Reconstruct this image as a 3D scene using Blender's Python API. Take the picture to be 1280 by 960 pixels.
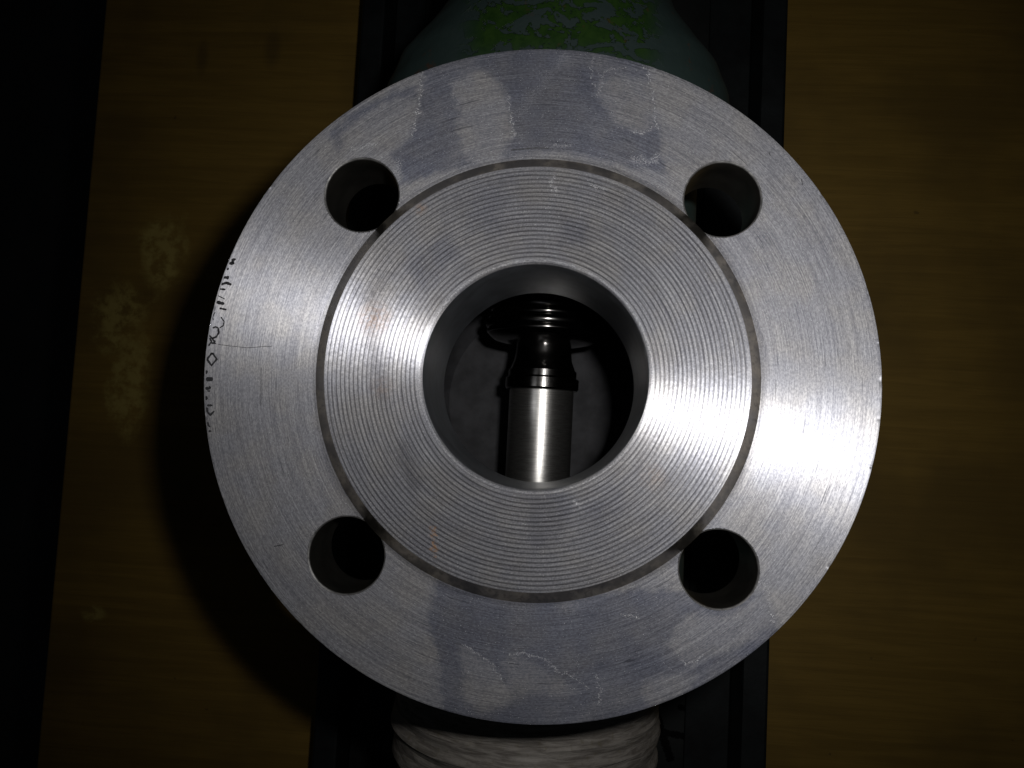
import bpy, bmesh, math, random
import numpy as np
from mathutils import Matrix, Vector

random.seed(4)
MM = 0.001
PI = math.pi
for o in list(bpy.data.objects):
    bpy.data.objects.remove(o)
scene = bpy.context.scene

# ------------------------------------------------------------------ camera
cam_d = bpy.data.cameras.new('camera')
cam_d.sensor_width = 36.0
cam_d.lens = 36.0 * 1000 / 1280          # 28 mm equivalent compact camera
cam_d.clip_start = 0.005
cam_d.clip_end = 20
cam = bpy.data.objects.new('camera', cam_d)
scene.collection.objects.link(cam)
CAM = Vector((4.95, -15.86, 193.84)) * MM
cam.matrix_world = Matrix.Translation(CAM) @ Matrix.Rotation(0.0724, 4, 'X') @ Matrix.Rotation(0.0543, 4, 'Y')
scene.camera = cam

# ------------------------------------------------------------------ world: an unlit workshop
world = bpy.data.worlds.new('World')
scene.world = world
world.use_nodes = True
bg = world.node_tree.nodes['Background']
bg.inputs[0].default_value = (0.8, 0.9, 1.0, 1)
bg.inputs[1].default_value = 0.006

# ------------------------------------------------------------------ the camera's own flash, right of and above the lens
fl_d = bpy.data.lights.new('camera_flash', 'AREA')
fl_d.shape = 'RECTANGLE'
fl_d.size = 0.012
fl_d.size_y = 0.008
fl_d.energy = 0.088
fl_d.spread = math.radians(92)
fl_d.color = (1.0, 0.985, 0.97)
fl = bpy.data.objects.new('camera_flash', fl_d)
scene.collection.objects.link(fl)
fl.location = Vector((32.0, 6.0, 196)) * MM
aim = Vector((34, 16, 0)) * MM
fl.rotation_euler = (aim - fl.location).to_track_quat('-Z', 'Y').to_euler()

# ------------------------------------------------------------------ exposure
scene.render.engine = 'CYCLES'
scene.view_settings.view_transform = 'Standard'
scene.view_settings.look = 'None'
scene.view_settings.exposure = 0
scene.view_settings.gamma = 1
scene.render.resolution_x = 1024
scene.render.resolution_y = 768


# ================================================================== helpers
class NT:
    """small wrapper to write node graphs compactly"""
    def __init__(self, name):
        self.m = bpy.data.materials.new(name)
        self.m.use_nodes = True
        self.t = self.m.node_tree
        self.b = self.t.nodes['Principled BSDF']

    def n(self, kind, **kw):
        nd = self.t.nodes.new(kind)
        for k, v in kw.items():
            setattr(nd, k, v)
        return nd

    def put(self, sock, v):
        if v is None:
            return
        if isinstance(v, bpy.types.NodeSocket):
            self.t.links.new(v, sock)
        else:
            if isinstance(v, tuple) and len(v) == 3 and len(sock.default_value) == 4:
                v = v + (1,)
            sock.default_value = v

    def math(self, op, a, b=None, c=None, clamp=False):
        nd = self.n('ShaderNodeMath', operation=op, use_clamp=clamp)
        self.put(nd.inputs[0], a); self.put(nd.inputs[1], b); self.put(nd.inputs[2], c)
        return nd.outputs[0]

    def mix(self, f, a, b, blend='MIX'):
        nd = self.n('ShaderNodeMix', data_type='RGBA', blend_type=blend)
        self.put(nd.inputs[0], f); self.put(nd.inputs[6], a); self.put(nd.inputs[7], b)
        return nd.outputs[2]

    def fmix(self, f, a, b):
        nd = self.n('ShaderNodeMix', data_type='FLOAT')
        self.put(nd.inputs[0], f); self.put(nd.inputs[2], a); self.put(nd.inputs[3], b)
        return nd.outputs[0]

    def ramp(self, v, lo, hi, a=0.0, b=1.0):
        nd = self.n('ShaderNodeMapRange', clamp=True, interpolation_type='SMOOTHSTEP')
        for i, x in enumerate((v, lo, hi, a, b)):
            self.put(nd.inputs[i], x)
        return nd.outputs[0]

    def noise(self, vec, scale, detail=2.0, rough=0.5, dist=0.0):
        nd = self.n('ShaderNodeTexNoise')
        self.put(nd.inputs['Vector'], vec)
        nd.inputs['Scale'].default_value = scale
        nd.inputs['Detail'].default_value = detail
        nd.inputs['Roughness'].default_value = rough
        nd.inputs['Distortion'].default_value = dist
        return nd.outputs['Fac']

    def obj(self):
        """object coordinates in millimetres"""
        tc = self.n('ShaderNodeTexCoord')
        vm = self.n('ShaderNodeVectorMath', operation='SCALE')
        self.put(vm.inputs[0], tc.outputs['Object'])
        vm.inputs[3].default_value = 1000.0
        return vm.outputs[0]

    def sep(self, v):
        s = self.n('ShaderNodeSeparateXYZ'); self.put(s.inputs[0], v)
        return s.outputs

    def comb(self, x, y, z):
        s = self.n('ShaderNodeCombineXYZ')
        for i, q in enumerate((x, y, z)):
            self.put(s.inputs[i], q)
        return s.outputs[0]

    def scale(self, v, s):
        m = self.n('ShaderNodeMapping'); self.put(m.inputs[0], v)
        m.inputs['Scale'].default_value = s
        return m.outputs[0]

    def attr(self, name):
        a = self.n('ShaderNodeAttribute'); a.attribute_name = name
        return a.outputs['Fac']

    def bump(self, h, dist, strength=1.0, normal=None):
        b = self.n('ShaderNodeBump')
        b.inputs['Strength'].default_value = strength
        b.inputs['Distance'].default_value = dist
        self.put(b.inputs['Height'], h)
        if normal is not None:
            self.put(b.inputs['Normal'], normal)
        return b.outputs[0]

    def set(self, **kw):
        names = dict(color='Base Color', metal='Metallic', rough='Roughness', aniso='Anisotropic', arot='Anisotropic Rotation',
                     tangent='Tangent', normal='Normal', spec='Specular IOR Level', coat='Coat Weight')
        for k, v in kw.items():
            self.put(self.b.inputs[names[k]], v)
        return self.m


def mesh_np(name, verts, quads, mat, parent=None, smooth=True, mats=None, mat_idx=None):
    """mesh object from numpy arrays (verts in mm)"""
    me = bpy.data.meshes.new(name)
    verts = np.asarray(verts, dtype=np.float32) * MM
    quads = np.asarray(quads, dtype=np.int32)
    k = quads.shape[1]
    me.vertices.add(len(verts)); me.vertices.foreach_set('co', verts.ravel())
    me.loops.add(quads.size); me.loops.foreach_set('vertex_index', quads.ravel())
    me.polygons.add(len(quads))
    me.polygons.foreach_set('loop_start', np.arange(0, quads.size, k, dtype=np.int32))
    if smooth:
        me.polygons.foreach_set('use_smooth', np.ones(len(quads), dtype=bool))
    for m in ([mat] if mats is None else mats):
        me.materials.append(m)
    if mat_idx is not None:
        me.polygons.foreach_set('material_index', np.asarray(mat_idx, dtype=np.int32))
    me.update(calc_edges=True)
    me.validate()
    ob = bpy.data.objects.new(name, me)
    scene.collection.objects.link(ob)
    if parent:
        ob.parent = parent
    return ob


def add_attr(ob, name, values):
    a = ob.data.attributes.new(name, 'FLOAT', 'POINT')
    a.data.foreach_set('value', np.asarray(values, dtype=np.float32))


def lathe(name, prof, mat, parent=None, seg=128, axis='Z', smooth=True, wob=None, closed=False):
    """prof: list of (radius, height) in mm; axis Z (height = z) or Y (height = y)"""
    prof = np.array(prof, dtype=float)
    n = len(prof)
    t = np.arange(seg) / seg * 2 * PI
    r = prof[:, 0][:, None] * np.ones((1, seg)); h = prof[:, 1][:, None] * np.ones((1, seg))
    if wob is not None:
        r, h = wob(r, h, t[None, :])
    if axis == 'Z':
        v = np.stack([r * np.cos(t), r * np.sin(t), h], -1)
    else:
        v = np.stack([r * np.cos(t), h, r * np.sin(t)], -1)
    i = np.arange(n - 1)[:, None]; j = np.arange(seg)[None, :]; j2 = (j + 1) % seg
    if axis == 'Z':
        q = np.stack([i * seg + j, i * seg + j2, (i + 1) * seg + j2, (i + 1) * seg + j], -1)
    else:
        q = np.stack([i * seg + j, (i + 1) * seg + j, (i + 1) * seg + j2, i * seg + j2], -1)
    ob = mesh_np(name, v.reshape(-1, 3), q.reshape(-1, 4), mat, parent, smooth)
    if smooth:
        ob.data.set_sharp_from_angle(angle=math.radians(32))
    return ob


def box(name, x0, x1, y0, y1, z0, z1, mat, parent=None, bev=0.6):
    bm = bmesh.new()
    vs = [bm.verts.new((x * MM, y * MM, z * MM)) for z in (z0, z1) for y in (y0, y1) for x in (x0, x1)]
    for f in ((0, 2, 3, 1), (4, 5, 7, 6), (0, 1, 5, 4), (2, 6, 7, 3), (0, 4, 6, 2), (1, 3, 7, 5)):
        bm.faces.new([vs[i] for i in f])
    if bev:
        bmesh.ops.bevel(bm, geom=bm.edges[:], offset=bev * MM, segments=2, affect='EDGES', profile=0.5)
    me = bpy.data.meshes.new(name); bm.to_mesh(me); bm.free()
    me.materials.append(mat)
    ob = bpy.data.objects.new(name, me); scene.collection.objects.link(ob)
    if parent:
        ob.parent = parent
    return ob


def ribbons(name, strokes, z, mat, parent):
    """flat pen strokes: each stroke = (points in mm, width in mm)"""
    V, Q = [], []
    for pts, w in strokes:
        P = [np.array(p, dtype=float) for p in pts]
        D = []                                             # resample
        for a, b in zip(P[:-1], P[1:]):
            m = max(2, int(np.linalg.norm(b - a) / 0.25))
            D += [a + (b - a) * k / m for k in range(m)]
        D.append(P[-1])
        base = len(V)
        for k, p in enumerate(D):
            d = D[min(k + 1, len(D) - 1)] - D[max(k - 1, 0)]
            d = d / (np.linalg.norm(d) + 1e-9)
            nn = np.array([-d[1], d[0]])
            ww = w * 0.5 * (0.75 + 0.5 * random.random()) * (0.55 if k in (0, len(D) - 1) else 1)
            for s in (-1, 1):
                q = p + nn * s * ww
                rr = math.hypot(*q)
                if name == 'ink_mark' and rr > 81.95:
                    q = q * 81.95 / rr
                V.append((q[0], q[1], z))
            if k:
                i = base + 2 * k
                Q.append((i - 2, i - 1, i + 1, i))
    return mesh_np(name, V, [(a, d, c, b) for a, b, c, d in Q], mat, parent, smooth=False)


def vnoise(x, y, seed=0):
    """smooth value noise in -1..1"""
    rs = np.random.RandomState(seed)
    T = rs.rand(64, 64) * 2 - 1
    xi = np.floor(x).astype(int); yi = np.floor(y).astype(int)
    fx = x - xi; fy = y - yi
    fx = fx * fx * (3 - 2 * fx); fy = fy * fy * (3 - 2 * fy)
    g = lambda a, b: T[a % 64, b % 64]
    return (g(xi, yi) * (1 - fx) + g(xi + 1, yi) * fx) * (1 - fy) + (g(xi, yi + 1) * (1 - fx) + g(xi + 1, yi + 1) * fx) * fy


def seg_dist(x, y, pts, closed):
    P = np.array(pts, dtype=float)
    n = len(P)
    d = np.full(x.shape, 1e9)
    for k in range(n if closed else n - 1):
        a = P[k]; b = P[(k + 1) % n]
        ab = b - a
        t = np.clip(((x - a[0]) * ab[0] + (y - a[1]) * ab[1]) / (ab @ ab), 0, 1)
        d = np.minimum(d, np.hypot(x - a[0] - t * ab[0], y - a[1] - t * ab[1]))
    return d


def inside(x, y, pts):
    P = np.array(pts, dtype=float)
    c = np.zeros(x.shape, dtype=bool)
    j = len(P) - 1
    for i in range(len(P)):
        yi, yj = P[i, 1], P[j, 1]
        cond = ((yi > y) != (yj > y)) & (x < (P[j, 0] - P[i, 0]) * (y - yi) / (yj - yi + 1e-12) + P[i, 0])
        c ^= cond
        j = i
    return c


def poly_mask(x, y, pts, soft):
    d = seg_dist(x, y, pts, True)
    s = np.where(inside(x, y, pts), d, -d)
    return np.clip(s / soft * 0.5 + 0.5, 0, 1)


# ================================================================== materials
def turned_steel(name, raised=False):
    """lathe-turned bare steel: rings, arcs of dark scratches, oil film and dried beads from mesh attributes"""
    g = NT(name)
    P = g.obj()
    x, y, z = g.sep(P)
    r = g.math('SQRT', g.math('ADD', g.math('MULTIPLY', x, x), g.math('MULTIPLY', y, y)))
    rinv = g.math('DIVIDE', 1.0, g.math('MAXIMUM', r, 1.0))
    cx = g.math('MULTIPLY', x, rinv); cy = g.math('MULTIPLY', y, rinv)

    def arc(a, b):      # a = how often it changes round the ring, b = per mm of radius
        return g.comb(g.math('MULTIPLY', cx, a), g.math('MULTIPLY', cy, a), g.math('MULTIPLY', r, b))
    fine = g.noise(arc(4.0, 8.0), 1.0, 3.0, 0.65)
    mid = g.noise(arc(3.0, 2.6), 1.0, 2.0, 0.6)
    scr = g.noise(arc(9.0, 2.6), 1.0, 2.0, 0.5)
    scr2 = g.noise(arc(3.2, 0.55), 1.3, 1.0, 0.5)
    grit = g.noise(P, 4.2, 2.0, 0.7)
    grit2 = g.noise(arc(95.0, 3.2), 1.0, 2.0, 0.6)
    speck = g.noise(P, 3.6, 1.0, 0.5)
    cloud = g.noise(P, 0.06, 3.0, 0.55)
    hue = g.noise(P, 0.11, 2.0, 0.5)

    col = g.mix(g.ramp(hue, 0.35, 0.7), (0.335, 0.339, 0.355), (0.36, 0.355, 0.349))
    if raised:
        col = g.mix(1.0, col, (1.2, 1.2, 1.2), 'MULTIPLY')
    col = g.mix(g.ramp(fine, 0.3, 0.72), g.mix(1.0, col, (0.56, 0.56, 0.59), 'MULTIPLY'), col)
    col = g.mix(g.math('MULTIPLY', g.ramp(mid, 0.40, 0.62), 0.6), col, g.mix(1.0, col, (0.72, 0.72, 0.75), 'MULTIPLY'))
    col = g.mix(g.ramp(grit2, 0.34, 0.66), g.mix(1.0, col, (0.74, 0.74, 0.76), 'MULTIPLY'), g.mix(1.0, col, (1.12, 1.11, 1.11), 'MULTIPLY'))
    dark = g.math('MULTIPLY', g.ramp(scr, 0.62, 0.70), g.ramp(scr2, 0.50, 0.62))
    col = g.mix(g.math('MULTIPLY', dark, 0.0 if raised else 0.75), col, (0.07, 0.07, 0.08))
    film = g.math('MULTIPLY', g.attr('film'), g.ramp(cloud, 0.2, 0.5, 0.72, 1.0))
    col = g.mix(film, col, g.mix(1.0, col, (0.52, 0.545, 0.635), 'MULTIPLY'))
    bead = g.math('MULTIPLY', g.attr('bead'), g.ramp(speck, 0.49, 0.58))
    glint = g.ramp(speck, 0.70, 0.76)  # scattered white specks: sparkle of the steel painted into the colour
    white = g.math('MAXIMUM', bead, g.math('MULTIPLY', glint, 0.75))
    col = g.mix(white, col, (0.74, 0.74, 0.77))
    rust = g.math('MULTIPLY', g.attr('rust'), g.ramp(g.noise(P, 1.2, 3.0, 0.6), 0.35, 0.6))
    col = g.mix(rust, col, (0.30, 0.15, 0.05))
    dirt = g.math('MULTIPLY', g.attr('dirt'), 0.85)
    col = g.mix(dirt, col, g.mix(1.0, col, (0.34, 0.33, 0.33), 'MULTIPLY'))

    hit = g.math('MAXIMUM', white, rust)
    h = g.math('ADD', g.math('MULTIPLY', fine, 0.4), g.math('MULTIPLY', grit, 0.6))
    h = g.math('ADD', h, g.math('MULTIPLY', white, 0.8))
    nrm = g.bump(fine, 0.000008, 0.5)
    nrm2 = g.bump(h, 0.00005, 0.8)
    tg = g.n('ShaderNodeTangent', direction_type='RADIAL', axis='Z').outputs[0]
    # two scales of roughness: the sharp turning marks and the coarse grain of the cut
    broad = g.n('ShaderNodeBsdfPrincipled')
    for k, v in (('Base Color', col), ('Metallic', g.math('SUBTRACT', 0.82 if raised else 0.86, g.math('MULTIPLY', hit, 0.7))), ('Roughness', 0.52), ('Anisotropic', 0.93),
                 ('Anisotropic Rotation', 0.25), ('Tangent', tg), ('Normal', nrm2)):
        g.put(broad.inputs[k], v)
    sharp = g.n('ShaderNodeBsdfAnisotropic')            # ridges of the turning marks: blurred across, sharp along
    for k, v in (('Color', col), ('Roughness', 0.32 if raised else 0.29), ('Anisotropy', 0.84), ('Rotation', 0.0), ('Tangent', tg), ('Normal', nrm)):
        g.put(sharp.inputs[k], v)
    ms = g.n('ShaderNodeMixShader')
    g.put(ms.inputs[0], g.math('MULTIPLY', 0.5 if raised else 0.31, g.math('SUBTRACT', 1.0, hit)))
    g.t.links.new(broad.outputs[0], ms.inputs[1]); g.t.links.new(sharp.outputs[0], ms.inputs[2])
    g.t.links.new(ms.outputs[0], g.t.nodes['Material Output'].inputs[0])
    g.t.nodes.remove(g.b)
    return g.m


def plain(name, color, metal=0.0, rough=0.5, var=0.25, sc=0.3, bump=0.0, bsc=1.0, spec=0.5):
    g = NT(name)
    P = g.obj()
    nz = g.noise(P, sc, 4.0, 0.6)
    c2 = tuple(c * (1 - var) for c in color); c3 = tuple(min(1, c * (1 + var)) for c in color)
    col = g.mix(g.ramp(nz, 0.3, 0.7), c2, c3)
    nr = g.bump(g.noise(P, bsc, 3.0, 0.6), bump * MM, 1.0) if bump else None
    return g.set(color=col, metal=metal, rough=g.math('ADD', rough - 0.06, g.math('MULTIPLY', nz, 0.12)), normal=nr, spec=spec)


M_RING = turned_steel('turned_steel')
M_FACE = turned_steel('serrated_steel', True)


def shoulder_mat():
    g = NT('burnished_glint_shoulder')
    x, y, z = g.sep(g.obj())
    t = g.comb(g.math('MULTIPLY', x, 0.16), g.math('MULTIPLY', y, 0.16), 0.0)
    a = g.noise(t, 1.0, 4.0, 0.65)
    b = g.noise(t, 5.0, 2.0, 0.6)
    col = g.mix(g.ramp(a, 0.40, 0.68), (0.20, 0.185, 0.165), (0.50, 0.45, 0.38))  # paler spots are glints painted along the burnished band
    col = g.mix(g.math('MULTIPLY', g.ramp(b, 0.5, 0.7), 0.5), col, (0.12, 0.11, 0.10))
    return g.set(color=col, metal=0.92, rough=g.fmix(g.ramp(a, 0.4, 0.65), 0.30, 0.50))


M_SHOULDER = shoulder_mat()
M_HOLE = plain('drilled_steel', (0.15, 0.142, 0.125), 0.9, 0.33, 0.22, 0.10, 0.01, 1.5)
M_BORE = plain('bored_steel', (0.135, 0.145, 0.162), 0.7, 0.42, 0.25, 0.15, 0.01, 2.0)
M_CHAMFER = plain('cut_edge', (0.55, 0.54, 0.53), 0.9, 0.4, 0.35, 0.5, 0.05, 1.2)
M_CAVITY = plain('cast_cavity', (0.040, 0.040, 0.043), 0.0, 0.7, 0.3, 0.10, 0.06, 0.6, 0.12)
M_SHAFT = None
M_PLUG = plain('black_polished_steel', (0.16, 0.155, 0.15), 1.0, 0.17, 0.2, 0.2)
M_RIM = plain('rim_steel', (0.36, 0.35, 0.35), 0.85, 0.45, 0.3, 0.2)
M_MARK = plain('black_marker', (0.002, 0.002, 0.002), 0.0, 0.7, 0.2, 1.0, spec=0.1)
M_INK = plain('black_ink', (0.045, 0.045, 0.05), 0.0, 0.6, 0.3, 1.0)


def shaft_mat():
    g = NT('ground_shaft')
    P = g.obj()
    x, y, z = g.sep(P)
    st = g.noise(g.scale(P, (0.25, 3.0, 0.25)), 1.0, 3.0, 0.6)
    gr = g.noise(P, 4.0, 2.0, 0.7)
    col = g.mix(g.ramp(st, 0.3, 0.7), (0.28, 0.275, 0.26), (0.42, 0.41, 0.395))
    return g.set(color=col, metal=0.95, rough=g.math('ADD', 0.22, g.math('MULTIPLY', gr, 0.16)), normal=g.bump(gr, 0.00002, 0.7))


M_SHAFT = shaft_mat()


def paint_mat():
    """cast valve body: grey-green primer with torn patches of fresher green paint and rust freckles"""
    g = NT('peeling_green_paint')
    P = g.obj()
    n1 = g.noise(g.scale(P, (0.8, 1.3, 1.0)), 0.12, 6.0, 0.62, 0.6)
    n2 = g.noise(P, 0.30, 3.0, 0.6, 0.5)
    n3 = g.noise(P, 0.22, 4.0, 0.7)
    x, y, z = g.sep(P)
    zone = g.math('MULTIPLY', g.ramp(y, 96.0, 112.0), g.math('MULTIPLY', g.ramp(x, -34.0, -22.0), g.ramp(x, 36.0, 26.0)))
    top = g.ramp(z, 14.0, 24.0)
    m = g.ramp(g.math('ADD', n1, g.math('MULTIPLY', n2, 0.30)), 0.635, 0.655)
    m = g.math('MULTIPLY', m, g.math('MULTIPLY', zone, top))
    col = g.mix(n3, (0.020, 0.038, 0.035), (0.033, 0.052, 0.048))
    green = g.mix(g.ramp(n2, 0.3, 0.7), (0.015, 0.042, 0.008), (0.026, 0.062, 0.011))
    col = g.mix(m, col, green)
    rs = g.math('MULTIPLY', g.ramp(g.noise(P, 0.16, 4.0, 0.65), 0.62, 0.74), 0.7)
    col = g.mix(rs, col, (0.075, 0.035, 0.02))
    h = g.math('ADD', g.math('MULTIPLY', m, 1.0), g.math('MULTIPLY', n3, 0.5))
    return g.set(color=col, rough=g.fmix(m, 0.55, 0.30), normal=g.bump(h, 0.0004, 0.9))


M_PAINT = paint_mat()


def wrap_mat():
    g = NT('dirty_wrapping_tape')
    P = g.obj()
    n1 = g.noise(g.scale(P, (0.12, 0.9, 0.12)), 1.0, 4.0, 0.6, 0.6)
    n2 = g.noise(P, 0.5, 3.0, 0.6)
    col = g.mix(g.ramp(n1, 0.3, 0.7), (0.13, 0.115, 0.10), (0.285, 0.262, 0.235))
    col = g.mix(g.math('MULTIPLY', g.ramp(n2, 0.55, 0.75), 0.5), col, (0.14, 0.12, 0.07))
    return g.set(color=col, rough=0.6, normal=g.bump(g.math('ADD', n1, g.math('MULTIPLY', n2, 0.3)), 0.0007, 0.7))


M_WRAP = wrap_mat()
M_PIPE = plain('olive_oily_pipe', (0.06, 0.058, 0.035), 0.3, 0.55, 0.4, 0.2, 0.1, 0.5)


def wood_mat():
    g = NT('worn_plywood')
    P = g.obj()
    x, y, z = g.sep(P)
    gr = g.noise(g.scale(P, (0.012, 0.22, 0.2)), 1.0, 5.0, 0.6, 0.7)
    fi = g.noise(g.scale(P, (0.05, 1.4, 0.5)), 1.0, 3.0, 0.6)
    bl = g.noise(P, 0.014, 3.0, 0.5)
    col = g.mix(g.ramp(gr, 0.3, 0.72), (0.200, 0.122, 0.022), (0.262, 0.162, 0.031))
    col = g.mix(g.math('MULTIPLY', g.ramp(fi, 0.5, 0.72), 0.3), col, (0.16, 0.10, 0.02))
    col = g.mix(g.math('MULTIPLY', g.ramp(bl, 0.42, 0.68), 0.6), col, (0.12, 0.075, 0.017))
    fib = g.noise(g.scale(P, (0.02, 2.6, 0.5)), 1.0, 2.0, 0.6)
    col = g.mix(g.math('MULTIPLY', g.ramp(fib, 0.60, 0.72), 0.3), col, (0.07, 0.042, 0.012))
    spot = g.noise(P, 0.16, 2.0, 0.5)
    col = g.mix(g.math('MULTIPLY', g.ramp(spot, 0.745, 0.80), 0.5), col, (0.06, 0.035, 0.012))
    # pale dried splash left of the rail (shape of its own)
    def blob(cx_, cy_, rx, ry):
        a = g.math('DIVIDE', g.math('SUBTRACT', x, cx_), rx); b = g.math('DIVIDE', g.math('SUBTRACT', y, cy_), ry)
        return g.math('SUBTRACT', 1.0, g.math('SQRT', g.math('ADD', g.math('MULTIPLY', a, a), g.math('MULTIPLY', b, b))))
    s = g.math('MAXIMUM', g.math('MAXIMUM', blob(-217, 78, 20, 30), blob(-238, 40, 20, 30)), g.math('MAXIMUM', blob(-229, 5, 16, 40), blob(-238, -120, 10, 7)))
    nz = g.noise(P, 0.075, 5.0, 0.65)
    st = g.math('MULTIPLY', g.ramp(g.math('ADD', g.math('MULTIPLY', s, 0.9), nz), 0.62, 1.05), g.ramp(g.noise(P, 0.13, 4.0, 0.65), 0.36, 0.60, 0.1, 1.0))
    col = g.mix(g.math('MULTIPLY', st, 0.85), col, (0.40, 0.31, 0.085))
    kn = g.ramp(g.math('MAXIMUM', blob(-163, 196, 7, 16), blob(-203, 190, 5, 14)), 0.0, 0.8)
    col = g.mix(g.math('MULTIPLY', kn, 0.4), col, (0.05, 0.03, 0.012))
    return g.set(color=col, rough=0.62, normal=g.bump(fi, 0.0002, 0.5), spec=0.3)


M_WOOD = wood_mat()
M_RAIL = plain('dark_painted_steel', (0.011, 0.0125, 0.012), 0.0, 0.5, 0.3, 0.04, 0.05, 0.6, 0.35)
M_RAILTOP = plain('worn_green_black_paint', (0.006, 0.008, 0.0085), 0.0, 0.5, 0.4, 0.06, 0.05, 0.6, 0.4)
M_FLOOR = plain('dark_floor', (0.05, 0.05, 0.05), 0.0, 0.8, 0.2, 0.01)

# ================================================================== setting
ROT = math.radians(-2.75)          # bench and valve body are turned a little against the camera


def structure(ob):
    ob['kind'] = 'structure'
    return ob


floor = structure(box('floor', -900, 900, -900, 900, -1010, -1000, M_FLOOR, None, 0))
board = structure(box('wooden_board', -262, 330, -300, 330, -250, -232, M_WOOD, None, 1.2))
board.rotation_euler.z = ROT

# ------------------------------------------------------------------ steel channel that carries the valve
rail = bpy.data.objects.new('steel_channel', None)
scene.collection.objects.link(rail)
rail.location = (3.5 * MM, 0, -232 * MM)
rail.rotation_euler.z = ROT
rail['label'] = 'dark painted steel channel lying on the wooden board under the valve'
rail['category'] = 'steel channel'
box('web', -96, 96, -320, 320, 0.2, 5.2, M_RAIL, rail, 0.5)
for s in (-1, 1):
    xa, xb = (-108.5, -96.2) if s < 0 else (96.2, 108.5)
    box('side_flange', xa, xb, -320, 320, 0.2, 32, M_RAILTOP, rail, 1.5)
xa, xb = 74, 95.9
box('wear_strip', xa, xb, -320, 320, 5.3, 7.5, M_RAILTOP, rail, 0.5)
box('wear_strip', -95.9, -80, -320, 320, 5.3, 7.5, M_RAILTOP, rail, 0.5)

# ================================================================== the valve
valve = bpy.data.objects.new('flanged_valve', None)
scene.collection.objects.link(valve)
valve.location = (0, 0, 0)
valve['label'] = 'bare steel pipe flange with four bolt holes on a peeling green valve body'
valve['category'] = 'valve'

# ------------------------------------------------------------------ flange ring with four bolt holes
R_IN, R_OUT, R_EDGE = 54.1, 81.95, 82.5
NR, NTH = 112, 1720
HOLE_R, HOLE_C, PHI = 9.18, 62.98, -1.43
CH = 0.36                                                   # small chamfer of the holes
th = np.arange(NTH) / NTH * 2 * PI
rr = np.linspace(R_IN, R_OUT, NR)
TH, RR = np.meshgrid(th, rr)
X = (RR * np.cos(TH)); Y = (RR * np.sin(TH))
Z = np.zeros_like(X)
# a shallow relief ring next to the shoulder (tool run-out), and a very slight waviness of the turned face
Z += -0.10 * np.exp(-((RR - 55.0) / 0.45) ** 2)
Z += 0.006 * np.sin(RR * 9.0 + 0.8 * np.sin(3 * TH))
centres = [(HOLE_C * math.cos(math.radians(a + PHI)), HOLE_C * math.sin(math.radians(a + PHI))) for a in (135, 45, 225, 315)]
CHR = HOLE_R + CH


def cut_holes(V, Q, HR):
    """open round holes in a polar grid: rim vertices are snapped onto the circle, faces inside are dropped"""
    V = V.copy()
    keep = np.ones(len(Q), dtype=bool)
    E = np.concatenate([Q[:, [0, 1]], Q[:, [1, 2]]])
    for (hx, hy) in centres:
        d = np.hypot(V[:, 0] - hx, V[:, 1] - hy)
        ins = d < HR
        near = np.zeros(len(V), dtype=bool)
        Ec = E[ins[E[:, 0]] != ins[E[:, 1]]]
        da = np.abs(d[Ec[:, 0]] - HR); db = np.abs(d[Ec[:, 1]] - HR)
        near[np.where(da < db, Ec[:, 0], Ec[:, 1])] = True
        ii = np.where(near)[0]
        f = HR / d[ii]
        V[ii, 0] = hx + (V[ii, 0] - hx) * f; V[ii, 1] = hy + (V[ii, 1] - hy) * f
        inn = ins & ~near
        keep &= ~((inn | near)[Q].all(1)) & ~(inn[Q].any(1))
    Qk = Q[keep]
    used = np.unique(Qk)
    remap = -np.ones(len(V), dtype=int); remap[used] = np.arange(len(used))
    return V[used], remap[Qk], remap


V = np.stack([X, Y, Z], -1).reshape(-1, 3)
i = np.arange(NR - 1)[:, None]; j = np.arange(NTH)[None, :]; j2 = (j + 1) % NTH
Q = np.stack([i * NTH + j, (i + 1) * NTH + j, (i + 1) * NTH + j2, i * NTH + j2], -1).reshape(-1, 4)
HR = CHR
Vk, Qk, remap = cut_holes(V, Q, HR)
nV = len(Vk)
# outer chamfer and rim as extra rings
edge_prof = [(82.3, -0.10), (R_EDGE, -0.45), (R_EDGE, -19.2), (82.0, -20.0), (47.0, -20.0)]
rn = random.Random(11)
nick_d = np.zeros(NTH)
for _ in range(45):
    dd = np.abs((th - rn.random() * 2 * PI + PI) % (2 * PI) - PI)
    nick_d += rn.uniform(0.015, 0.06) * np.exp(-(dd / rn.uniform(0.003, 0.012)) ** 2)
Vk[remap[(NR - 1) * NTH + np.arange(NTH)], 2] -= nick_d * 0.6
ringv = []
for (pr, pz) in edge_prof:
    pr = pr - nick_d * (1.0 if pz > -1 else 0.3)
    ringv.append(np.stack([pr * np.cos(th), pr * np.sin(th), np.full(NTH, pz)], -1))
ringv = np.concatenate(ringv)
outer_ids = remap[(NR - 1) * NTH + np.arange(NTH)]
ids = [outer_ids] + [nV + k * NTH + np.arange(NTH) for k in range(len(edge_prof))]
QE = []
for a, b in zip(ids[:-1], ids[1:]):
    QE.append(np.stack([a, b, np.roll(b, -1), np.roll(a, -1)], -1))
Qall = np.concatenate([Qk] + QE[:-1])
Vall = np.concatenate([Vk, ringv])
midx = np.concatenate([np.zeros(len(Qk), int), np.zeros(NTH, int), np.zeros(NTH, int), np.ones(NTH, int), np.ones(NTH, int)])
flange = mesh_np('flange', Vall, Qall, None, valve, True, [M_RING, M_RIM], midx)
flange.data.set_sharp_from_angle(angle=math.radians(30))
flange['label'] = 'bright turned steel flange ring stained by oil film'

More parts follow.
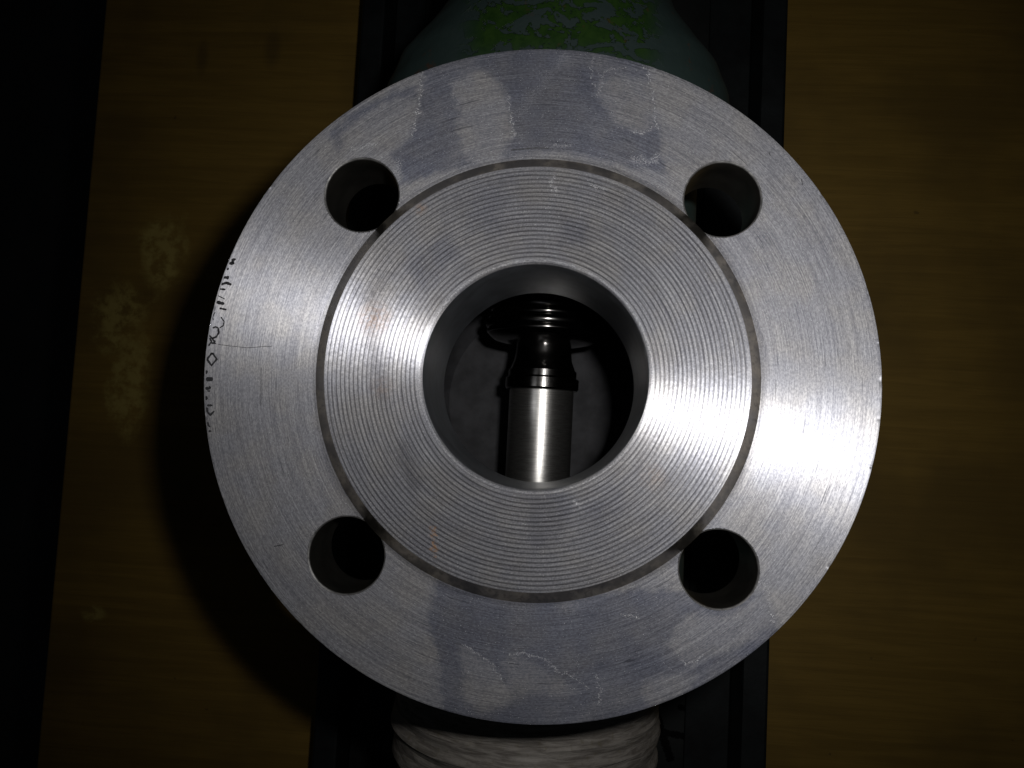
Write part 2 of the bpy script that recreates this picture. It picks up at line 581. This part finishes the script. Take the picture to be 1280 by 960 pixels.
# ---- stains, film and beads as vertex attributes (oil film left by tape and fingers)
film_add = [
 [(-28.6, 77.0), (-28.8, 73.1), (-29.5, 68.5), (-30.6, 64.2), (-31.3, 60.4), (-34.5, 58.5), (-36.3, 55.5), (-34.4, 52.4), (-32.8, 48.5), (-9.8, 54.3), (5.8, 56.0), (16.2, 53.5), (23.5, 51.9), (31.9, 49.9), (30.9, 57.4), (30.4, 62.0), (29.7, 66.6), (28.4, 71.2), (27.6, 77.3), (29, 83), (0, 86), (-29, 83)],
 [(-49.7, 56.5), (-50.9, 58.8), (-52.1, 61.1), (-46.8, 66.5), (-39.2, 70.6), (-33.2, 73.2), (-29.7, 73.9), (-30.1, 70.4), (-33.1, 70.5), (-38.4, 69.1), (-44.9, 64.9), (-48.3, 61.9), (-48.6, 58.0)],
 [(-26.1, -58.3), (-23.2, -66.6), (-22.4, -72.9), (-21.6, -77.8), (-22, -86), (-7.0, -88), (13.5, -88), (24.7, -85), (36.6, -80), (45.0, -72), (54.8, -65), (57.9, -59.7), (56.3, -57.6), (55.0, -52.8), (53.6, -50.8), (35.5, -51.0), (24.2, -50.6), (13.6, -52), (-3.5, -52), (-14.3, -51), (-23.3, -49)],
]
film_sub = [
 [(-20.8, 74.9), (-20.6, 71.8), (-19.1, 67.5), (-18.8, 65.6), (-20.0, 63.9), (-19.2, 61.0), (-18.2, 57.5), (-16.9, 53.3), (-8.8, 54.3), (-7.3, 58.1), (-5.5, 59.6), (-6.3, 64.2), (-6.7, 68.8), (-8.0, 71.9), (-9.5, 74.3), (-13.5, 77.1), (-16.9, 76.4)],
 [(14.6, 72.2), (15.9, 68.8), (17.7, 65.7), (20.6, 62.9), (23.9, 61.0), (27.2, 60.5), (30.0, 61.4), (29.9, 65.4), (28.6, 69.3), (28.1, 73.1), (25.9, 74.7), (20.0, 74.2), (16.3, 73.7)],
 [(-18.1, -64.1), (-15.3, -65.4), (-12.4, -68.2), (-9.9, -68.7), (-7.7, -72.3), (-4.5, -75.7), (-6.3, -77.8), (-9.1, -79.1), (-13.4, -79.3), (-16.2, -78.0), (-17.2, -74.5), (-17.0, -70.4), (-17.9, -66.9)],
 [(-8.1, -68.5), (-5.6, -66.3), (-1.0, -67.3), (2.2, -69.7), (5.8, -71.7), (10.4, -74.3), (7.2, -75.4), (2.2, -75.5), (-3.4, -75.7), (-4.9, -73.3), (-7.0, -70.5)],
 [(31.1, -62.9), (33.3, -59.1), (36.1, -56.2), (40.3, -56.5), (46.9, -55.4), (51.5, -52.2), (54.3, -51.1), (55.4, -54.9), (55.4, -57.7), (51.3, -61.2), (46.1, -64.4), (40.2, -66.2), (37.7, -68.0), (35.3, -67.7), (33.2, -64.9)],
 [(25.1, -75.4), (25.5, -72.0), (28.3, -70.5), (34.6, -69.7), (38.0, -70.3), (35.9, -73.8), (28.2, -77.4)],
]
bead_lines = [
 ([(-28.8, 76.8), (-28.9, 73.1), (-29.3, 69.3), (-30.4, 65.0), (-31.1, 60.4)], .28, 1.0), ([(14.6, 79.7), (13.7, 77.3), (13.7, 74.6), (14.4, 72.2)], .22, 1.0),
 ([(27.4, 77.3), (28.1, 73.1), (28.6, 69.6), (29.7, 66.2), (30.2, 62.0), (27.2, 60.5), (23.6, 61.0)], .25, .9), ([(52.6, -48.0), (53.9, -49.5), (54.6, -50.9), (55.1, -53.5), (55.6, -57.7)], .25, 1.0),
 ([(-5.6, -66.0), (-1.0, -66.2), (2.9, -67.2), (5.4, -69.6), (10.7, -71.9), (12.5, -73.6)], .4, .6), ([(-17.4, -63.7), (-13.5, -66.8), (-9.9, -68.8), (-7.7, -72.3)], .3, .7),
 ([(34.3, -66.3), (35.3, -68.0), (38.1, -67.3), (39.1, -65.5)], .3, .8), ([(14.3, -70.8), (15.3, -73.5), (15.6, -77.0)], .35, .6), ([(20.7, -56.8), (24.9, -56.8)], .3, .8),
 ([(-6.5, 70), (-5.8, 64), (-5.4, 60)], .5, .7), ([(-20.8, 74), (-20.6, 71), (-19.5, 67.8)], .3, .5), ([(2, 57.2), (9, 57.5)], .6, .35),
 ([(24, 54), (28, 52.8), (30, 54)], 1.4, .42), ([(-40, 52), (-36, 49), (-34, 54)], 1.6, .38), ([(-46, 57.5), (-40, 58.5)], .9, .4), ([(15, 70), (17, 76), (22, 77)], .5, .4),
 ([(-4, 66), (3, 75), (7, 80)], 2.2, .10),
]


def stain_attrs(ob, raised=False, extra=None):
    n = len(ob.data.vertices)
    co = np.empty(n * 3, dtype=np.float32); ob.data.vertices.foreach_get('co', co)
    co = co.reshape(-1, 3) * 1000.0
    x = co[:, 0].astype(float); y = co[:, 1].astype(float)
    jx = x + 0.55 * vnoise(x * 0.8, y * 0.8, 1) + 0.22 * vnoise(x * 2.3, y * 2.3, 2)
    jy = y + 0.55 * vnoise(x * 0.8 + 9, y * 0.8, 3) + 0.22 * vnoise(x * 2.3 + 5, y * 2.3, 4)
    rad_ = np.hypot(x, y); ang_ = np.arctan2(y, x)
    sl = 0.5 * vnoise(rad_ * 2.6, np.cos(ang_) * 3 + 5, 12) + 0.3 * vnoise(rad_ * 5.5, np.sin(ang_) * 3 + 9, 13)
    jx = jx - y / rad_ * sl; jy = jy + x / rad_ * sl
    film = np.zeros(n); bead = np.zeros(n); rust = np.zeros(n); dirt = np.zeros(n)
    if not raised:
        for p in film_add:
            film = np.maximum(film, poly_mask(jx, jy, p, 0.9))
        film *= 0.86 + 0.14 * vnoise(x * 0.25, y * 0.25, 7)
        for k, p in enumerate(film_sub):
            film *= 1 - (0.95, 0.75, 0.85, 0.6, 0.8, 0.7)[k] * poly_mask(jx, jy, p, 1.0)
        for pts, w, s in bead_lines:
            d = seg_dist(jx, jy, pts, False)
            bead = np.maximum(bead, s * 0.95 * np.clip(1.5 - d / (w * 0.48), 0, 1))
        rad = np.hypot(x, y)
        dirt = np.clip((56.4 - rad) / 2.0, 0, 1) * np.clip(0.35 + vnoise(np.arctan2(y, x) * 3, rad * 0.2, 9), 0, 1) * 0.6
        # heavier grime on the upper-left outer edge
        for (sx, sy, sr, am) in ((-5, 77, 9, .35), (4, 66, 14, .3), (20, -62, 14, .25)):
            dirt = np.maximum(dirt, am * np.clip(1 - np.hypot(x - sx, y - sy) / sr, 0, 1))
    else:
        for p, a in (([(-2.5, -28.2), (8.3, -27.6), (7.0, -37.9), (0, -41.7)], .55), ([(6.0, 39.2), (13.4, 37.8), (12.8, 30.5), (6.6, 31.3)], .45),
                     ([(-32.9, 27.3), (-21.2, 35.2), (-18.2, 29.2), (-27.0, 21.4)], .4), ([(12, -30), (20, -26), (22, -34), (14, -38)], .3), ([(-20, 44), (-8, 47), (-9, 36), (-16, 33)], .3)):
            film = np.maximum(film, a * poly_mask(jx, jy, p, 1.4))
        dirt = np.maximum(dirt, poly_mask(jx, jy, [(-42.5, 20.5), (-36.8, 24.4), (-37.0, 9.7), (-36.8, -6.0), (-41.5, 7.7)], 3.0))
        dirt = np.maximum(dirt, .8 * poly_mask(jx, jy, [(-33.5, -17), (-31, -16), (-27, -26), (-29, -28)], 2.0))
        rust = np.maximum(rust, np.clip(1.4 - seg_dist(jx, jy, [(-23.9, -36.7), (-23.7, -42.9)], False) / .55, 0, 1) * .9)
        for (rx_, ry_, s_, a_) in ((-39, 14, 5, .4), (28, -24, 4, .2), (-28, 41, 2, .5), (-37, -3, 4, .2)):
            rust = np.maximum(rust, a_ * np.clip(1 - np.hypot(x - rx_, y - ry_) / s_, 0, 1))
        bead = np.maximum(bead, .8 * np.clip(1.4 - seg_dist(jx, jy, [(9.5, -29.5), (11, -31)], False) / .35, 0, 1))
        bead = np.maximum(bead, .9 * np.clip(1.4 - seg_dist(jx, jy, [(4, 48.5), (5, 45)], False) / .4, 0, 1))
        bead = np.maximum(bead, .9 * np.clip(1.4 - seg_dist(jx, jy, [(13, 46.6), (16, 45.5)], False) / .4, 0, 1))
        bead = np.maximum(bead, .3 * (np.abs(np.hypot(x, y) - 27.9) < .3))  # pale ring on the bore lip, set through the bead mask
        dirt = np.maximum(dirt, np.clip(1 - np.hypot(x - 51, y + 8.6) / 1.3, 0, 1) * 1.2)
    if extra is not None:
        dirt = np.maximum(dirt, extra)
    for k, v in (('film', film), ('bead', bead), ('rust', rust), ('dirt', dirt)):
        add_attr(ob, k, np.clip(v, 0, 1))


stain_attrs(flange)

# back face of the flange (a plain annulus, cut where the holes pass)
bk_n = 900
bt = np.arange(bk_n) / bk_n * 2 * PI
rb = np.linspace(46, 82.0, 90)
BT, BR = np.meshgrid(bt, rb)
bv = np.stack([BR * np.cos(BT), BR * np.sin(BT), np.full(BT.shape, -20.0)], -1).reshape(-1, 3)
i = np.arange(89)[:, None]; j = np.arange(bk_n)[None, :]; j2 = (j + 1) % bk_n
bq = np.stack([i * bk_n + j, i * bk_n + j2, (i + 1) * bk_n + j2, (i + 1) * bk_n + j], -1).reshape(-1, 4)
bv, bq, _ = cut_holes(bv, bq, HOLE_R + 0.5)
back = mesh_np('back_face', bv, bq, M_RIM, flange, False)

# ---- walls of the four bolt holes
for (hx, hy) in centres:
    prof = [(HR + 0.04, -0.01), (HOLE_R + 0.1, -CH * 0.7), (HOLE_R, -CH * 1.6), (HOLE_R, -6), (HOLE_R + 0.05, -12), (HOLE_R, -19.5), (HOLE_R + 0.55, -19.99)]
    rs = random.Random(hx)
    def wob(r, h, t, k=rs.random() * 6):
        rim = (np.arange(r.shape[0]) < 3)[:, None]
        return r + rim * 0.0 + 0.03 * np.sin(h * 5 + k) * (h < -1), h
    hw = lathe('bolt_hole', prof[::-1], M_HOLE, flange, 160, 'Z', True, wob)
    # normals inward
    hw.data.flip_normals()
    hw.location = (hx * MM, hy * MM, 0)
    hw.data.materials.append(M_CHAMFER)
    nb = 160
    for k in range(5 * nb - nb, 6 * nb):
        hw.data.polygons[k].material_index = 1
    hw['label'] = 'drilled bolt hole'

# ---- raised face with spiral serrations, shoulder and bore
NT2, PER = 960, 12
PITCH = 1.06
r0, r1 = 28.15, 51.0
nrad = int((r1 - r0) / PITCH * PER)
ra = np.linspace(r0, r1, nrad)
t2 = np.arange(NT2) / NT2 * 2 * PI
T2, RA = np.meshgrid(t2, ra)
ph = (RA - r0) / PITCH - T2 / (2 * PI)
CT, ST = np.cos(T2), np.sin(T2)
ph = ph + 0.012 * vnoise(CT * 4.0 + RA * 0.7, ST * 4.0 + 11, 21)
u = ph - np.floor(ph) - 0.5
wv = 1.0 + 0.08 * vnoise(CT * 2.0 + RA * 0.9, ST * 2.0 + 5, 5)
GRO = wv * np.exp(-(u / 0.18) ** 2)
ZR = 3.0 - 0.19 * GRO - 0.035 * (2 * u) ** 2 + 0.0015 * vnoise(RA * CT * 1.5, RA * ST * 1.5, 6)
fade = np.clip((RA - r0) / 0.5, 0, 1) * np.clip((r1 - RA) / 0.3, 0, 1)
ZR = 2.97 + (ZR - 2.97) * fade
inner = [(27.3, -36.0), (27.3, -24), (27.3, -8), (27.32, 1.6), (27.5, 2.45), (27.65, 2.78), (27.9, 2.94)]
outer = [(51.2, 2.9), (51.35, 2.6), (54.1, 0.05), (54.2, -0.3)]
rows = [np.stack([pr * np.cos(t2), pr * np.sin(t2), np.full(NT2, pz)], -1) for pr, pz in inner]
rows += [np.stack([RA[k] * np.cos(t2), RA[k] * np.sin(t2), ZR[k]], -1) for k in range(nrad)]
rows += [np.stack([pr * np.cos(t2), pr * np.sin(t2), np.full(NT2, pz)], -1) for pr, pz in outer]
nro = len(rows)
i = np.arange(nro - 1)[:, None]; j = np.arange(NT2)[None, :]; j2 = (j + 1) % NT2
fq = np.stack([i * NT2 + j, (i + 1) * NT2 + j, (i + 1) * NT2 + j2, i * NT2 + j2], -1).reshape(-1, 4)
band = np.repeat(np.arange(nro - 1), NT2)
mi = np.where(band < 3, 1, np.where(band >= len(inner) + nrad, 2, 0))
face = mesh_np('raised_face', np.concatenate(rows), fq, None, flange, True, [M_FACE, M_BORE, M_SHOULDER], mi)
face.data.set_sharp_from_angle(angle=math.radians(35))
face['label'] = 'raised gasket face with spiral serrations round the bore'
groove_dark = np.zeros((nro, NT2)); groove_dark[len(inner):len(inner) + nrad] = 0.95 * GRO * fade   # grooves coloured darker than the lands
stain_attrs(face, True, groove_dark.ravel())

# ---- hand-drawn ink marks on the left edge of the ring
ink = [
 ([(-75.1, 29.6), (-76.0, 29.4), (-75.8, 28.6), (-76.8, 28.5)], 0.6), ([(-78.1, 25.0), (-76.7, 24.9)], 0.65), ([(-78.7, 23.2), (-77.3, 23.6), (-76.0, 23.1)], 0.5),
 ([(-79.3, 22.1), (-77.5, 21.9)], 0.35), ([(-79.7, 18.8), (-78.7, 18.5), (-77.7, 18.3)], 0.6), ([(-78.9, 17.2), (-77.1, 16.8)], 0.4),
 ([(-78.5, 15.0), (-77.6, 13.8), (-77.8, 12.8), (-78.8, 12.2)], 0.25), ([(-80.5, 12.2), (-79.8, 12.5), (-79.1, 12.2), (-78.9, 11.0), (-79.5, 10.0), (-80.5, 9.6), (-81.5, 10.5)], 0.35),
 ([(-79.7, 8.6), (-80.6, 9.6)], 0.4), ([(-77.6, 19.5), (-79.7, 20.5)], 0.2), ([(-80.0, 16.2), (-80.6, 15.0), (-80.4, 14.2)], 0.25),
 ([(-80.4, 6.0), (-79.2, 4.4), (-80.5, 2.8), (-81.7, 4.4), (-80.4, 6.0)], 0.38), ([(-81.8, -0.6), (-80.0, -0.6)], 0.75), ([(-81.9, -2.8), (-81.0, -3.0), (-80.6, -2.4)], 0.5),
 ([(-81.4, -3.5), (-80.6, -3.6)], 0.3), ([(-81.7, 1.6), (-81.7, 0.7)], 0.5), ([(-81.6, -4.8), (-81.5, -5.8)], 0.5), ([(-81.3, -7.1), (-79.9, -7.1)], 0.4),
 ([(-81.4, -7.6), (-81.1, -8.8), (-80.4, -9.5), (-79.4, -8.5)], 0.4), ([(-81.0, -11.2), (-80.8, -12.1), (-80.3, -12.5)], 0.35), ([(-80.7, -13.5), (-80.0, -13.5)], 0.4),
 ([(-81.4, 7.7), (-80.9, 8.5), (-79.5, 8.3)], 0.35), ([(-81.2, 9.7), (-80.6, 8.7)], 0.4), ([(-79.1, 8.1), (-76.0, 7.7), (-71.4, 7.2), (-67.8, 7.5), (-65.3, 7.6)], 0.15),
 ([(-67.9, 2.4), (-67.8, -1.8), (-67.7, -7.2)], 0.15), ([(-76.9, 33.0 - 5.6), (-77.3, 26.9)], 0.5),
]
for st in ink:
    st = (st[0], st[1] * (1.3 if st[1] > 0.19 else 0.8))
    im = ribbons('ink_mark', [st], 0.03, M_INK, flange)

# dark tool nicks on the ring
for st in [([(-6.2, 56.5), (0, 56.95), (3.4, 56.8)], 0.28), ([(64.6, 48.2), (64.9, 46.6)], 0.25), ([(57.0, 55.0), (57.3, 54.0)], 0.2), ([(-63.6, -41.5), (-61.2, -41.0)], 0.22)]:
    ribbons('tool_nick', [st], 0.03, M_INK, flange)

# ------------------------------------------------------------------ neck and cavity under the flange (vertical)
lathe('neck', [(46.5, -20.3), (46.5, -30), (47.5, -48), (50, -70), (50, -90)][::-1], M_PAINT, valve, 128)
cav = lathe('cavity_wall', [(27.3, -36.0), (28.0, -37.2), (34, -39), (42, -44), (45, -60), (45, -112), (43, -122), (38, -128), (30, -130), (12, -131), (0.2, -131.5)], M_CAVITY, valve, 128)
# lower port and flange that the valve stands on
lathe('lower_neck', [(46, -88), (46, -150), (44, -185), (46, -207)][::-1], M_PAINT, valve, 96)
lathe('lower_flange', [(46, -207), (81.5, -207), (82.5, -208), (82.5, -226), (81.8, -226.7), (0.5, -226.7)][::-1], M_RIM, valve, 160)

# ------------------------------------------------------------------ horizontal valve body, axis turned with the bench
AX = Matrix.Translation((0, 0, -88 * MM)) @ Matrix.Rotation(ROT, 4, 'Z')


def along(ob):
    ob.matrix_local = AX
    return ob


def cast(r, h, t):
    k = np.clip((r - 30) / 10, 0, 1)
    return r + k * (0.7 * vnoise(h * 0.10 + 3, np.cos(t) * 3 + np.sin(t) * 2 + 7, 31) + 0.35 * vnoise(h * 0.3, np.sin(t) * 7 + np.cos(t) * 5 + 20, 32)), h


bp_ = [(0.5, 235), (36, 235), (38, 232), (38.5, 200), (38.5, 165), (38.8, 152), (40, 142), (43.5, 134), (50, 126), (57, 118), (61.5, 108), (63, 98), (60, 91), (54, 87)]
fine_b = []
for a, b in zip(bp_[:-1], bp_[1:]):
    for k in range(5):
        fine_b.append((a[0] + (b[0] - a[0]) * k / 5, a[1] + (b[1] - a[1]) * k / 5))
fine_b += [bp_[-1], (51, 85.5), (50, 84)]
body = along(lathe('body', fine_b, M_PAINT, valve, 160, 'Y', True, cast))
for v in body.data.vertices:                                # the shoulders are flat lugs, not a full bell
    q = math.hypot(v.co.x, v.co.z) * 1000
    if q > 38.5:
        v.co.z *= (38.5 + (q - 38.5) * 0.05) / q
body['label'] = 'cast body in grey green primer with torn green paint'
barrel = along(lathe('body_barrel', [(50.5, 88), (51.5, 80), (51.5, -74), (56, -80), (56, -88), (46, -90), (43, -92)], M_PAINT, valve, 128, 'Y', True, cast))
bm = bmesh.new(); bm.from_mesh(barrel.data)               # open where the vertical ports pass through
bmesh.ops.subdivide_edges(bm, edges=[e for e in bm.edges if abs(e.verts[0].co.y - e.verts[1].co.y) > 0.03], cuts=90)
bmesh.ops.delete(bm, geom=[f for f in bm.faces if math.hypot(*f.calc_center_median().xy) < 0.0475], context='FACES')
bm.to_mesh(barrel.data); bm.free()


def tape(r, h, t):
    rr_ = r + 0.6 * vnoise(h * 0.33 + np.sin(t * 2) * 0.6, t * 1.3, 41) + 0.3 * vnoise(h * 0.6 + 0.8 * np.sin(t * 3 + 1), t * 2.5, 42)
    return rr_, h + 2.5 * np.sin(t * 2.0 + 0.7) * 0.4


tp = [(43.0, -91)] + [(44.3 + 0.3 * math.sin(k * 0.55) + (0.9 if 16 < k < 26 else 0), -91.5 - k * 0.75) for k in range(40)] + [(42.9, -121.6)]
wrap = along(lathe('tape_wrap', tp, M_WRAP, valve, 220, 'Y', True, tape))
wrap['label'] = 'dirty grey white wrapping tape round the pipe'
along(lathe('pipe', [(42.6, -88), (42.6, -150), (42.6, -230), (38, -231), (0.5, -231)], M_PIPE, valve, 128, 'Y'))

# ------------------------------------------------------------------ spindle with plug seen down the bore
spin = along(lathe('spindle', [(11.3, 2.2), (11.3, -40), (11.3, -86), (0.5, -86.2)], M_SHAFT, valve, 128, 'Y'))
spin['label'] = 'satin ground steel spindle inside the bore'


def sub(ob):
    ob.parent = spin
    return ob


sub(lathe('collar', [(11.0, 7.0), (12.4, 6.6), (12.9, 6.2), (12.9, 2.9), (12.4, 2.3), (11.0, 2.0)], M_PLUG, None, 128, 'Y'))
sub(lathe('ring', [(10.5, 9.4), (11.8, 9.2), (12.0, 9.0), (12.0, 6.9), (11, 6.7)], M_PLUG, None, 128, 'Y'))
sub(lathe('tapered_neck', [(9.6, 19), (9.8, 15.5), (10.2, 12.6), (11.0, 10.6), (11.5, 9.3)], M_PLUG, None, 128, 'Y'))
pl = [(0.5, 37), (15, 36.5), (19.6, 35), (20.4, 33)]
for cy_, rw, rb_ in ((31.2, 2.0, 18.2), (27.8, 1.0, 19.3), (25.0, 1.7, 19.6), (22.4, 0.7, 19.9)):     # rounded steps of the plug
    for k in range(11):
        a_ = PI * k / 10
        pl.append((rb_ + 0.8 * rw * math.sin(a_), cy_ + rw * math.cos(a_)))
pl += [(19.2, 20.8), (17.6, 19.6), (13, 18.6), (9.7, 18.2)]
sub(lathe('plug_disc', pl, M_PLUG, None, 160, 'Y'))

# ------------------------------------------------------------------ marker strokes on the channel web
marks = [([(73.9, -146.2), (82.0, -147.6)], 3.0), ([(63.1, -150.0), (66.8, -160.6), (71.7, -173.4)], 4.0), ([(66.8, -159.4), (80.6, -160.9)], 3.2), ([(58.7, -158.3), (64.5, -171.7)], 2.0)]
for k, st in enumerate(marks):
    mk = ribbons('marker_stroke', [st], 0.02 * k, M_MARK, None)
    mk.parent = rail
    mk.matrix_local = Matrix.Translation((-3.5 * MM, 0, 5.26 * MM)) @ Matrix.Identity(4)
